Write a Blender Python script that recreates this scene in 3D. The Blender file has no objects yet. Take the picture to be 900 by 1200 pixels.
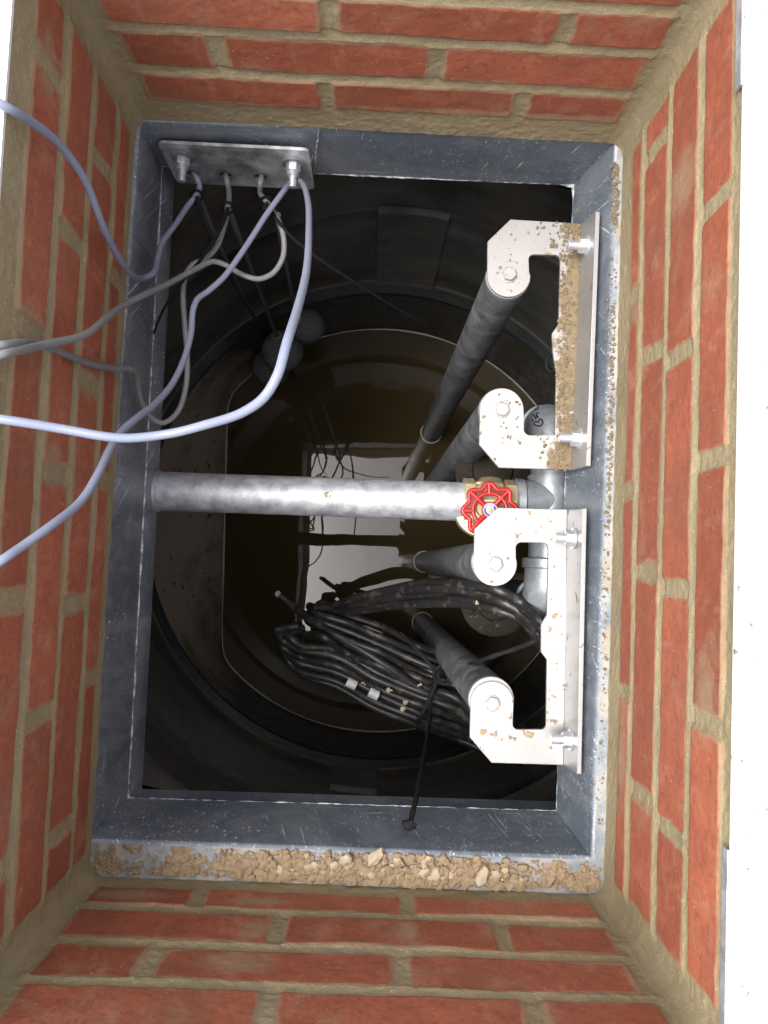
import bpy, math, random
import numpy as np
from mathutils import Vector, Matrix
from mathutils.bvhtree import BVHTree

S = bpy.context.scene
COL = S.collection
random.seed(7)
PI = math.pi

# ------------------------------------------------------------------ camera
CZ = 0.645                      # camera height above the paving (z = 0), looking down the pit
F = 970.0                       # focal length in pixels of the 900x1200 photograph
NAD = (431.0, 658.0)            # where straight down falls in the photograph
ROLL = math.radians(2.43)

def cam_matrix():
    n = Vector(((NAD[0]-450)/F, -(NAD[1]-600)/F, -1.0)).normalized()
    up = -n
    x = Vector((math.cos(ROLL), -math.sin(ROLL), 0)); x -= up*x.dot(up); x.normalize()
    y = up.cross(x)
    return Matrix((x, y, up))
CM = cam_matrix()
cam_data = bpy.data.cameras.new("camera")
cam_data.sensor_fit = 'VERTICAL'; cam_data.sensor_height = 36.0
cam_data.lens = F/1200*36.0
cam_data.clip_start = 0.02; cam_data.clip_end = 3000
cam = bpy.data.objects.new("camera", cam_data); COL.objects.link(cam)
cam.matrix_world = Matrix.Translation((0, 0, CZ)) @ CM.to_4x4()
S.camera = cam

# ------------------------------------------------------------------ sky, sun, exposure
SUN_EL, SUN_AZ = math.radians(70), math.radians(262)     # soft overcast brightening from lower left
world = bpy.data.worlds.new("World"); S.world = world; world.use_nodes = True
wt = world.node_tree; wt.nodes.clear()
sky = wt.nodes.new('ShaderNodeTexSky'); sky.sky_type = 'NISHITA'; sky.sun_disc = False
sky.sun_elevation = SUN_EL; sky.sun_rotation = SUN_AZ
sky.air_density = 1.0; sky.dust_density = 6.0; sky.ozone_density = 1.0
hsv = wt.nodes.new('ShaderNodeHueSaturation'); hsv.inputs['Saturation'].default_value = 0.38
bg = wt.nodes.new('ShaderNodeBackground'); bg.inputs['Strength'].default_value = 0.15
wo = wt.nodes.new('ShaderNodeOutputWorld')
wt.links.new(sky.outputs[0], hsv.inputs['Color']); wt.links.new(hsv.outputs[0], bg.inputs['Color'])
wt.links.new(bg.outputs[0], wo.inputs['Surface'])
sd = bpy.data.lights.new("sun", 'SUN'); sd.energy = 1.25; sd.angle = math.radians(26); sd.color = (1.0, 0.975, 0.94)
so = bpy.data.objects.new("sun", sd); COL.objects.link(so)
dvec = Vector((math.cos(SUN_EL)*math.sin(SUN_AZ), math.cos(SUN_EL)*math.cos(SUN_AZ), math.sin(SUN_EL)))
so.rotation_euler = dvec.to_track_quat('Z', 'Y').to_euler(); so.location = dvec*20
S.view_settings.view_transform = 'Standard'; S.view_settings.look = 'None'
S.view_settings.exposure = 1.30; S.view_settings.gamma = 1.0
S.view_settings.use_curve_mapping = False

# ------------------------------------------------------------------ pixel helpers (a point at its real depth)
def ray(px, py):
    return CM @ Vector(((px-450)/F, -(py-600)/F, -1.0))
def V(px, py, d):
    r = ray(px, py); p = r*(d/-r.z); return Vector((p.x, p.y, p.z+CZ))
def VX(px, py, X):
    r = ray(px, py); p = r*(X/r.x); return Vector((p.x, p.y, p.z+CZ))
def VY(px, py, Y):
    r = ray(px, py); p = r*(Y/r.y); return Vector((p.x, p.y, p.z+CZ))
DW = 2.41                       # water level, metres below the camera
def Z(d): return CZ-d

# ------------------------------------------------------------------ object helpers
def tag(o, label=None, cat=None, group=None, kind=None):
    if label: o['label'] = label
    if cat: o['category'] = cat
    if group: o['group'] = group
    if kind: o['kind'] = kind
    return o
def empty(name, loc, label, cat, group=None):
    o = bpy.data.objects.new(name, None); COL.objects.link(o); o.location = loc
    o.empty_display_size = 0.02
    bpy.context.view_layer.update()
    return tag(o, label, cat, group)

class MB:
    def __init__(s): s.v = []; s.f = []; s.m = []
    def add(s, vs, fs, mi=0):
        b = len(s.v); s.v += [tuple(v) for v in vs]
        s.f += [tuple(b+i for i in f) for f in fs]; s.m += [mi]*len(fs)
    def box(s, lo, hi, mi=0, M=None):
        vs = [Vector((x, y, z)) for x in (lo[0], hi[0]) for y in (lo[1], hi[1]) for z in (lo[2], hi[2])]
        if M: vs = [M @ v for v in vs]
        s.add(vs, [(0,1,3,2),(4,6,7,5),(0,4,5,1),(2,3,7,6),(0,2,6,4),(1,5,7,3)], mi)
    def loops(s, L, close=True, cap0=False, cap1=False, mi=0):
        n = len(L[0]); vs = [p for l in L for p in l]; fs = []
        for i in range(len(L)-1):
            for k in range(n if close else n-1):
                k2 = (k+1) % n
                fs.append((i*n+k, i*n+k2, (i+1)*n+k2, (i+1)*n+k))
        if cap0: fs.append(tuple(range(n-1, -1, -1)))
        if cap1: fs.append(tuple((len(L)-1)*n+k for k in range(n)))
        s.add(vs, fs, mi)
    def frame(s, t):
        t = t.normalized(); a = Vector((0,0,1)) if abs(t.z) < .9 else Vector((1,0,0))
        u = t.cross(a).normalized(); return u, t.cross(u)
    def cyl(s, p0, p1, r0, r1=None, n=24, caps=True, mi=0, rot=0.0):
        r1 = r0 if r1 is None else r1; p0 = Vector(p0); p1 = Vector(p1); u, w = s.frame(p1-p0)
        c = [(math.cos(2*PI*k/n+rot), math.sin(2*PI*k/n+rot)) for k in range(n)]
        s.loops([[p0+(u*a+w*b)*r0 for a, b in c], [p1+(u*a+w*b)*r1 for a, b in c]], True, caps, caps, mi)
    def lathe(s, p0, axis, prof, n=32, mi=0, caps=True):
        axis = Vector(axis).normalized(); u, w = s.frame(axis); p0 = Vector(p0); L = []
        for (r, h) in prof:
            L.append([p0+axis*h+(u*math.cos(2*PI*k/n)+w*math.sin(2*PI*k/n))*max(r, 1e-5) for k in range(n)])
        s.loops(L, True, caps, caps, mi)
    def tube(s, pts, r, n=12, closed=False, caps=True, mi=0, flat=1.0):
        pts = [Vector(p) for p in pts]; m = len(pts)
        R_ = r if callable(r) else (lambda t: r)
        L = []; u = None
        for i in range(m):
            if closed: t = pts[(i+1) % m]-pts[i-1]
            else: t = pts[min(i+1, m-1)]-pts[max(i-1, 0)]
            t.normalize()
            if u is None: u, _ = s.frame(t)
            u = (u-t*u.dot(t)).normalized(); w = t.cross(u); rr = R_(i/(m-1))
            L.append([pts[i]+(u*math.cos(2*PI*k/n)+w*math.sin(2*PI*k/n)*flat)*rr for k in range(n)])
        if closed: L.append(L[0]); s.loops(L, True, False, False, mi)
        else: s.loops(L, True, caps, caps, mi)
    def prism(s, poly, z0, z1, mi=0):
        n = len(poly)
        s.loops([[Vector((p[0], p[1], z0)) for p in poly], [Vector((p[0], p[1], z1)) for p in poly]], True, True, True, mi)
    def ico(s, c, r, rnd=0.25, sub=1, sq=(1,1,1), mi=0):
        vs, fs = ICO[sub]
        j = [1+random.uniform(-rnd, rnd) for _ in vs]
        a = random.uniform(0, 2*PI); ca, sa = math.cos(a), math.sin(a)
        out = []
        for v, k in zip(vs, j):
            x, y, z = v[0]*k*r*sq[0], v[1]*k*r*sq[1], v[2]*k*r*sq[2]
            out.append((c[0]+x*ca-y*sa, c[1]+x*sa+y*ca, c[2]+z))
        s.add(out, fs, mi)
    def build(s, name, mats, parent=None, sharp=40, bevel=0.0, smooth=True):
        me = bpy.data.meshes.new(name); me.from_pydata(s.v, [], s.f); me.validate()
        if not isinstance(mats, (list, tuple)): mats = [mats]
        for m in mats: me.materials.append(m)
        if len(mats) > 1: me.polygons.foreach_set('material_index', s.m)
        import bmesh
        bm = bmesh.new(); bm.from_mesh(me)
        bmesh.ops.remove_doubles(bm, verts=bm.verts, dist=1e-6)
        bmesh.ops.recalc_face_normals(bm, faces=bm.faces); bm.to_mesh(me); bm.free()
        if smooth:
            me.polygons.foreach_set('use_smooth', [True]*len(me.polygons))
            me.set_sharp_from_angle(angle=math.radians(sharp))
        o = bpy.data.objects.new(name, me); COL.objects.link(o)
        if bevel:
            b = o.modifiers.new('bevel', 'BEVEL'); b.width = bevel; b.segments = 2; b.limit_method = 'ANGLE'
            b.angle_limit = math.radians(35)
        if parent:
            o.parent = parent; o.matrix_parent_inverse = parent.matrix_world.inverted()
        return o
def make_ico():
    import bmesh
    out = {}
    for sub in (1, 2):
        bm = bmesh.new(); bmesh.ops.create_icosphere(bm, subdivisions=sub, radius=1)
        bm.verts.ensure_lookup_table()
        out[sub] = ([tuple(v.co) for v in bm.verts], [tuple(v.index for v in f.verts) for f in bm.faces]); bm.free()
    return out
ICO = make_ico()
def spline(pts, step=0.006):
    P = [Vector(p) for p in pts]; P = [P[0]*2-P[1]]+P+[P[-1]*2-P[-2]]; out = []
    for i in range(1, len(P)-2):
        p0, p1, p2, p3 = P[i-1:i+3]; n = max(3, min(24, int((p2-p1).length/step)))
        # centripetal Catmull-Rom
        t0 = 0; t1 = t0+max((p1-p0).length, 1e-5)**.5; t2 = t1+max((p2-p1).length, 1e-5)**.5; t3 = t2+max((p3-p2).length, 1e-5)**.5
        for k in range(n):
            t = t1+(t2-t1)*k/n
            a1 = p0*((t1-t)/(t1-t0))+p1*((t-t0)/(t1-t0)); a2 = p1*((t2-t)/(t2-t1))+p2*((t-t1)/(t2-t1)); a3 = p2*((t3-t)/(t3-t2))+p3*((t-t2)/(t3-t2))
            b1 = a1*((t2-t)/(t2-t0))+a2*((t-t0)/(t2-t0)); b2 = a2*((t3-t)/(t3-t1))+a3*((t-t1)/(t3-t1))
            out.append(b1*((t2-t)/(t2-t1))+b2*((t-t1)/(t2-t1)))
    out.append(P[-2]); return out

# ------------------------------------------------------------------ materials
class NT:
    def __init__(s, name):
        s.m = bpy.data.materials.new(name); s.m.use_nodes = True; s.t = s.m.node_tree
        s.p = s.t.nodes['Principled BSDF']; s.tc = None
    def n(s, t, **kw):
        x = s.t.nodes.new(t)
        for k, v in kw.items(): setattr(x, k, v)
        return x
    def L(s, a, b): s.t.links.new(a, b)
    def co(s):
        if not s.tc: s.tc = s.n('ShaderNodeTexCoord')
        return s.tc.outputs['Object']
    def mapped(s, scale=(1,1,1), rot=(0,0,0), src=None):
        m = s.n('ShaderNodeMapping'); m.inputs['Scale'].default_value = scale; m.inputs['Rotation'].default_value = rot
        s.L(src or s.co(), m.inputs['Vector']); return m.outputs[0]
    def noise(s, scale, detail=4, rough=.55, vec=None, dist=0.0):
        x = s.n('ShaderNodeTexNoise'); x.inputs['Scale'].default_value = scale; x.inputs['Detail'].default_value = detail
        x.inputs['Roughness'].default_value = rough; x.inputs['Distortion'].default_value = dist
        s.L(vec or s.co(), x.inputs['Vector']); return x.outputs['Fac']
    def ramp(s, fac, *stops, interp='LINEAR'):
        r = s.n('ShaderNodeValToRGB'); r.color_ramp.interpolation = interp; e = r.color_ramp.elements
        while len(e) < len(stops): e.new(0.5)
        for el, (p, c) in zip(e, stops):
            el.position = p; el.color = (c, c, c, 1) if isinstance(c, (int, float)) else (*c, 1)
        s.L(fac, r.inputs[0]); return r.outputs[0]
    def mix(s, fac, a, b, blend='MIX'):
        x = s.n('ShaderNodeMix', data_type='RGBA', blend_type=blend)
        for val, sock in ((fac, x.inputs[0]), (a, x.inputs[6]), (b, x.inputs[7])):
            if hasattr(val, 'links'): s.L(val, sock)
            elif isinstance(val, (int, float)): sock.default_value = val if sock.type == 'VALUE' else (val, val, val, 1)
            else: sock.default_value = (*val, 1)
        return x.outputs[2]
    def math(s, op, a, b=0.0, c=None, clamp=False):
        x = s.n('ShaderNodeMath', operation=op, use_clamp=clamp)
        for val, sock in zip((a, b, c), x.inputs):
            if val is None: continue
            if hasattr(val, 'links'): s.L(val, sock)
            else: sock.default_value = val
        return x.outputs[0]
    def attr(s, name):
        a = s.n('ShaderNodeAttribute'); a.attribute_name = name; return a.outputs['Fac']
    def pos(s):
        g = s.n('ShaderNodeNewGeometry'); x = s.n('ShaderNodeSeparateXYZ'); s.L(g.outputs['Position'], x.inputs[0]); return x.outputs
    def scratches(s, rot, width=260, length=10, thr=.66, mask_scale=9, mask_thr=.5):
        v = s.mapped((1, 1, 1), rot); v = s.mapped((length, width, width), (0, 0, 0), v)
        w = s.n('ShaderNodeTexNoise'); w.inputs['Scale'].default_value = 1.0; w.inputs['Detail'].default_value = 2.0
        s.L(v, w.inputs['Vector'])
        line = s.ramp(w.outputs['Fac'], (thr, 0), (thr+.035, 1))
        msk = s.ramp(s.noise(mask_scale, 3), (mask_thr-.06, 0), (mask_thr+.1, 1))
        return s.math('MULTIPLY', line, msk)
    def set(s, base=None, rough=None, metal=None, bump=None, bstr=.3, bdist=.002, spec=None, ior=None, coat=None):
        p = s.p.inputs
        for val, k in ((base, 'Base Color'), (rough, 'Roughness'), (metal, 'Metallic'), (spec, 'Specular IOR Level'), (ior, 'IOR'), (coat, 'Coat Weight')):
            if val is None: continue
            if hasattr(val, 'links'): s.L(val, p[k])
            elif isinstance(val, (int, float)): p[k].default_value = val
            else: p[k].default_value = (*val, 1)
        if bump is not None:
            b = s.n('ShaderNodeBump'); b.inputs['Strength'].default_value = bstr; b.inputs['Distance'].default_value = bdist
            s.L(bump, b.inputs['Height']); s.L(b.outputs[0], p['Normal'])
        return s.m

def mat_brick():
    t = NT('brick_and_mortar')
    sdf = t.attr('sdf'); bid = t.attr('bid'); sm = t.attr('smear')
    n1 = t.noise(160, 4, .65); n2 = t.noise(22, 4, .6); n3 = t.noise(520, 3, .6)
    nb = t.noise(60, 5, .7, t.mapped((1, 1, 1)))
    # brick colour: per brick tone, soft blotches, paler scuffs
    br = t.mix(bid, (.30, .082, .040), (.45, .135, .070))
    br = t.mix(t.ramp(n2, (.35, 0), (.7, .55)), br, (.235, .068, .034))
    st = t.noise(30, 5, .65, t.mapped((1, 1, .35)), .6)
    br = t.mix(t.ramp(st, (.55, 0), (.72, .42)), br, (.52, .28, .18))
    br = t.mix(t.ramp(n1, (.32, .5), (.5, 0)), br, (.17, .046, .026))
    br = t.mix(t.ramp(t.noise(75, 4, .7), (.64, 0), (.74, .35)), br, (.50, .27, .17))
    br = t.mix(t.ramp(t.noise(9, 4, .6), (.5, 0), (.7, .45)), br, (.24, .10, .058))
    # mortar
    mo = t.mix(n2, (.245, .195, .105), (.44, .365, .215))
    mo = t.mix(t.ramp(n3, (.3, .5), (.62, 0)), mo, (.18, .14, .085))
    mo = t.mix(t.ramp(n1, (.62, 0), (.8, .5)), mo, (.46, .39, .25))
    mo = t.mix(t.ramp(t.noise(11, 5, .65), (.48, 0), (.66, .6)), mo, (.20, .163, .09))
    # sharp but ragged arris, and a thin mortar smear dragged over the brick
    edge = t.math('ADD', sdf, t.math('MULTIPLY', t.math('SUBTRACT', nb, .5), .006))
    edge = t.math('ADD', edge, t.math('MULTIPLY', t.math('SUBTRACT', n1, .5), .0025))
    m = t.ramp(t.math('MULTIPLY_ADD', edge, 160, .5), (.38, 0), (.62, 1))
    smear = t.ramp(t.math('ADD', sm, t.math('MULTIPLY', t.math('SUBTRACT', nb, .5), .9)), (.35, 0), (.75, .85))
    sm2 = t.ramp(t.noise(14, 5, .7, None, .4), (.55, 0), (.72, .55))
    smear = t.math('MAXIMUM', smear, sm2)
    smear = t.math('MULTIPLY', smear, t.math('MULTIPLY_ADD', n1, .7, .5), clamp=True)
    col = t.mix(smear, br, (.34, .235, .14))
    col = t.mix(m, mo, col)
    spots = t.ramp(t.noise(260, 1, .5), (.73, 0), (.76, 1))
    col = t.mix(t.math('MULTIPLY', spots, .5), col, (.55, .45, .34))
    rough = t.mix(m, .95, .72)
    hb = t.math('ADD', t.math('MULTIPLY', n1, .5), t.math('MULTIPLY', n3, t.mix(m, .9, .25)))
    return t.set(col, rough, bump=hb, bstr=.55, bdist=.0016)
def mat_paving():
    t = NT('white_paving')
    n = t.noise(30, 5, .6); sp = t.ramp(t.noise(75, 3, .6), (.655, 0), (.70, 1)); st = t.ramp(t.noise(9, 5, .7), (.62, 0), (.75, .8))
    c = t.mix(n, (.74, .73, .72), (.84, .83, .82))
    c = t.mix(st, c, (.55, .40, .27)); c = t.mix(sp, c, (.16, .14, .12))
    return t.set(c, .8, bump=t.noise(200, 4), bstr=.2)
def mat_ground():
    t = NT('ground_soil'); n = t.noise(2.5, 6, .6)
    return t.set(t.mix(n, (.12, .09, .06), (.25, .2, .14)), .95, bump=t.noise(30, 5), bstr=.5, bdist=.02)
def mat_riser():
    t = NT('blue_grey_plastic')
    n = t.noise(14, 5, .6); n2 = t.noise(60, 5, .65)
    c = t.mix(n, (.090, .112, .140), (.150, .178, .213))
    c = t.mix(t.ramp(n2, (.5, 0), (.8, .4)), c, (.28, .31, .35))
    haze = t.ramp(t.noise(5, 6, .7, t.mapped((1, 3, .8)), .5), (.44, 0), (.68, .7)); c = t.mix(haze, c, (.29, .315, .34))
    drag = t.ramp(t.noise(1, 3, .6, t.mapped((9, 9, 120))), (.60, 0), (.72, .7)); drag = t.math('MULTIPLY', drag, t.ramp(t.noise(7, 2), (.5, 0), (.6, 1)))
    c = t.mix(drag, c, (.42, .45, .48))
    S_ = [t.scratches((.4, .2, .9), 330, 9, .675, 8, .49), t.scratches((1.2, .7, 2.1), 420, 12, .685, 11, .50), t.scratches((.2, 1.35, .3), 300, 7, .68, 9, .5),
          t.scratches((.9, 1.1, 1.5), 260, 5, .675, 5, .5)]
    sp = t.ramp(t.noise(300, 1.5, .5), (.665, 0), (.70, .9))
    sp = t.math('MULTIPLY', sp, t.ramp(t.noise(6, 4), (.44, 0), (.60, 1)))
    k = sp
    for x in S_: k = t.math('MAXIMUM', k, x)
    c = t.mix(t.math('MULTIPLY', k, .95), c, (.68, .70, .73))
    return t.set(c, t.ramp(n2, (.3, .27), (.7, .46)), bump=t.noise(40, 4), bstr=.08)
def mat_flange():
    t = NT('cement_stained_plastic'); n = t.noise(26, 5, .65); n2 = t.noise(120, 4, .6)
    c = t.mix(n2, (.11, .14, .19), (.185, .225, .28))
    c = t.mix(t.ramp(n, (.36, 0), (.56, .9)), c, (.33, .325, .305))
    c = t.mix(t.ramp(t.noise(17, 5, .7), (.5, 0), (.62, .8)), c, (.29, .23, .155))
    return t.set(c, .7, bump=n2, bstr=.3)
def mat_weld():
    t = NT('white_worn_weld'); n = t.noise(70, 4, .7)
    return t.set(t.mix(t.ramp(n, (.42, 0), (.6, 1)), (.12, .14, .17), (.62, .64, .66)), .5)
def mat_tank():
    t = NT('black_tank_plastic')
    z = t.pos()[2]; n = t.noise(6, 5, .6); n2 = t.noise(45, 5, .65)
    c = t.mix(n, (.058, .092, .138), (.098, .145, .205))
    c = t.mix(t.ramp(n2, (.55, 0), (.8, .3)), c, (.095, .102, .112))
    k = t.math('MAXIMUM', t.scratches((.4, .9, .3), 160, 5, .68, 5, .52), t.scratches((1.2, .3, 1.3), 200, 6, .68, 6, .52))
    c = t.mix(t.math('MULTIPLY', k, .5), c, (.09, .10, .11))
    # tide mark: the tank has been full up to here; sludge film below it
    zz = t.math('ADD', z, t.math('MULTIPLY', t.math('SUBTRACT', n2, .5), .05))
    r = t.n('ShaderNodeMapRange'); r.inputs[1].default_value = Z(1.99); r.inputs[2].default_value = Z(2.04); t.L(zz, r.inputs[0])
    low = t.math('SUBTRACT', 1.0, r.outputs[0], clamp=True)
    sl = t.mix(t.ramp(n, (.38, 0), (.64, 1)), (.058, .053, .043), (.125, .112, .09))
    c = t.mix(t.math('MULTIPLY', low, .9), c, sl)
    band = t.math('ABSOLUTE', t.math('SUBTRACT', z, Z(1.998)))
    band = t.math('MULTIPLY', t.ramp(t.math('MULTIPLY', band, 50), (.30, 1), (.46, 0)), t.ramp(n, (.3, .3), (.6, .9)))
    c = t.mix(band, c, (.23, .195, .14))
    # the drum above the seam is newer and glossier
    g = t.n('ShaderNodeMapRange'); g.inputs[1].default_value = Z(1.60); g.inputs[2].default_value = Z(1.58); t.L(z, g.inputs[0])
    ro = t.mix(g.outputs[0], t.ramp(n2, (.3, .30), (.75, .48)), t.ramp(n2, (.3, .13), (.8, .24)))
    return t.set(c, ro, bump=t.noise(7, 3, .5), bstr=.3, bdist=.012, spec=t.mix(g.outputs[0], .14, .5))
def mat_bench():
    t = NT('sludge_coated_plastic'); n = t.noise(7, 5, .6, None, .3); n2 = t.noise(60, 4, .6)
    X = t.pos()[0]; r = t.n('ShaderNodeMapRange'); r.inputs[1].default_value = -.30; r.inputs[2].default_value = -.48; t.L(X, r.inputs[0])
    k = t.ramp(t.math('ADD', t.math('MULTIPLY', r.outputs[0], .5), t.math('MULTIPLY', n, .8)), (.55, 0), (.85, 1))
    c = t.mix(k, t.mix(n2, (.034, .030, .022), (.07, .06, .045)), (.42, .36, .28))
    c = t.mix(t.ramp(t.noise(42, 2, .5), (.66, 0), (.72, .8)), c, (.02, .018, .016))
    return t.set(c, t.ramp(n2, (.3, .4), (.7, .65)), bump=n2, bstr=.15, spec=.2)
def mat_water():
    t = NT('murky_water'); n = t.noise(5, 4)
    c = t.mix(n, (.040, .0295, .0125), (.068, .050, .0235))
    return t.set(c, .012, ior=1.52, bump=t.noise(3.2, 2, .4, None, .5), bstr=.06, bdist=.02)
def mat_galv(name, a, b, r0=.28, r1=.5, metal=.9, sc=45, dirt=.0):
    t = NT(name); n = t.noise(sc, 5, .65); v = t.n('ShaderNodeTexVoronoi'); v.inputs['Scale'].default_value = sc*2.2; t.L(t.co(), v.inputs['Vector'])
    c = t.mix(t.ramp(n, (.3, 0), (.7, 1)), a, b)
    bw = t.n('ShaderNodeRGBToBW'); t.L(v.outputs['Color'], bw.inputs[0]); c = t.mix(.22, c, t.mix(bw.outputs[0], 0.0, 1.0), 'SOFT_LIGHT')
    sp = t.ramp(t.noise(150, 2, .6), (.68, 0), (.76, .4)); c = t.mix(sp, c, tuple(min(1, x*1.7+.05) for x in b))
    if dirt:
        c = t.mix(t.ramp(t.noise(28, 5, .7), (.58, 0), (.70, dirt)), c, (.30, .22, .13))
    return t.set(c, t.ramp(n, (.3, r0), (.75, r1)), metal, bump=t.noise(120, 3), bstr=.12)
def mat_bracket(soil):
    t = NT('soiled_bracket_steel' if soil else 'bracket_steel')
    P = t.pos(); n = t.noise(30, 7, .72); n2 = t.noise(170, 4, .65)
    c = t.mix(t.noise(25, 4), (.30, .298, .298), (.40, .395, .39))
    fl = t.ramp(t.noise(75, 3, .6), (.64, 0), (.68, .9))
    fl = t.math('MULTIPLY', fl, t.ramp(t.noise(19, 2), (.42, 0), (.5, 1)))
    soilc = t.mix(n2, (.105, .078, .043), (.25, .19, .115))
    if soil:
        r = t.n('ShaderNodeMapRange'); r.inputs[1].default_value = .205; r.inputs[2].default_value = .252; t.L(P[0], r.inputs[0])
        k = t.math('ADD', t.math('MULTIPLY', r.outputs[0], .36), t.math('MULTIPLY', n, .95))
        msk = t.ramp(k, (.69, 0), (.76, 1))
        fl = t.math('MAXIMUM', fl, msk)
    c = t.mix(fl, c, soilc)
    return t.set(c, t.mix(fl, .38, .95), t.mix(fl, .35, 0.0), bump=n2, bstr=.25, bdist=.001)
def mat_simple(name, a, b, rough, metal=0.0, sc=40, bstr=.15, spec=None, specks=None):
    t = NT(name); n = t.noise(sc, 5, .6); c = t.mix(n, a, b)
    if specks: c = t.mix(t.ramp(t.noise(specks[0], 3, .6), (specks[1], 0), (specks[1]+.05, specks[3] if len(specks) > 3 else .8)), c, specks[2])
    return t.set(c, rough, metal, bump=t.noise(sc*3, 3), bstr=bstr, bdist=.001, spec=spec)
M = dict(
    brick=mat_brick(), paving=mat_paving(), ground=mat_ground(), riser=mat_riser(), flange=mat_flange(), weld=mat_weld(),
    tank=mat_tank(), bench=mat_bench(), water=mat_water(),
    galv=mat_galv('galvanised_pipe', (.27, .29, .32), (.58, .60, .63), .44, .6, .5),
    manifold=mat_galv('grey_galvanised_fitting', (.20, .22, .245), (.33, .355, .385), .36, .5, .35),
    rail=mat_galv('weathered_zinc_rail', (.085, .09, .097), (.31, .32, .335), .42, .62, .35, 30),
    plate=mat_galv('mottled_galvanised_plate', (.12, .124, .13), (.80, .81, .82), .34, .55, .45, 19),
    bolt=mat_galv('zinc_bolt', (.55, .58, .62), (.72, .75, .78), .3, .45, .7, 80),
    br_soil=mat_bracket(True), br=mat_bracket(False),
    lav=mat_simple('lavender_cable_sheath', (.185, .206, .280), (.225, .247, .328), .45, 0, 20, .05),
    greyc=mat_simple('grey_cable_sheath', (.15, .152, .155), (.235, .238, .24), .45, 0, 24, .08, None, (90, .66, (.35, .34, .32), .5)),
    fcab=mat_simple('dirty_grey_cable_sheath', (.11, .11, .112), (.18, .18, .18), .5, 0, 30, .1),
    blk=mat_simple('black_rubber_sheath', (.010, .010, .011), (.030, .029, .028), .42, 0, 30, .12, .4, (60, .57, (.15, .14, .12), .28)),
    tape=mat_simple('grey_tape', (.42, .43, .44), (.55, .55, .55), .5),
    tie=mat_simple('black_nylon', (.006, .006, .007), (.012, .012, .013), .6, spec=.08),
    rope=mat_simple('black_cord', (.009, .009, .010), (.028, .027, .025), .75, 0, 120, .6, spec=.12),
    flo=mat_simple('dark_float_plastic', (.075, .08, .086), (.10, .106, .112), .65, 0, 30, .1, None, (230, .64, (.5, .5, .5), .9)),
    brass=mat_simple('aged_brass', (.40, .32, .18), (.58, .49, .32), .42, .45, 50, .2),
    iron=mat_simple('dirty_cast_iron', (.010, .009, .007), (.036, .030, .022), .75, 0, 40, .9, .2, (45, .62, (.16, .13, .085), .7)),
    red=mat_simple('red_wheel_paint', (.34, .010, .013), (.45, .018, .020), .35, 0, 30, .06, None, (70, .68, (.55, .28, .22), .6)),
    blue=mat_simple('blue_label_ink', (.02, .05, .32), (.03, .07, .40), .35), white=mat_simple('white_label_print', (.7, .7, .72), (.8, .8, .8), .4),
    soil=mat_simple('dry_soil_crumb', (.20, .14, .08), (.40, .305, .195), .95, 0, 150, .9),
    dsoil=mat_simple('damp_brown_soil', (.10, .075, .043), (.22, .17, .105), .95, 0, 150, .9),
    pale=mat_simple('pale_mortar_crumb', (.34, .28, .19), (.54, .46, .34), .95, 0, 80, .5),
    ink=mat_simple('black_marker_ink', (.008, .008, .01), (.012, .012, .014), .6),
    glint=mat_simple('painted_glint', (.30, .29, .26), (.62, .61, .58), .4, 0, 9),  # pale colour stands in for sky reflected along the meniscus
    copper=mat_simple('pale_cut_core', (.5, .47, .42), (.66, .62, .56), .6),
)

# ================================================================== SETTING
XL, XR, YT, YB = -.304, .290, .525, -.374

def value_noise(u, v, seed):
    rng = np.random.RandomState(seed); T = rng.rand(256, 256)
    iu = np.floor(u).astype(int); iv = np.floor(v).astype(int); fu = u-iu; fv = v-iv
    fu = fu*fu*(3-2*fu); fv = fv*fv*(3-2*fv)
    g = lambda a, b: T[a & 255, b & 255]
    return (g(iu, iv)*(1-fu)+g(iu+1, iv)*fu)*(1-fv)+(g(iu, iv+1)*(1-fu)+g(iu+1, iv+1)*fu)*fv-.5
def fbm(u, v, seed, o=3):
    return sum(value_noise(u*2**k, v*2**k, seed+k*13)/2**k for k in range(o))

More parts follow.
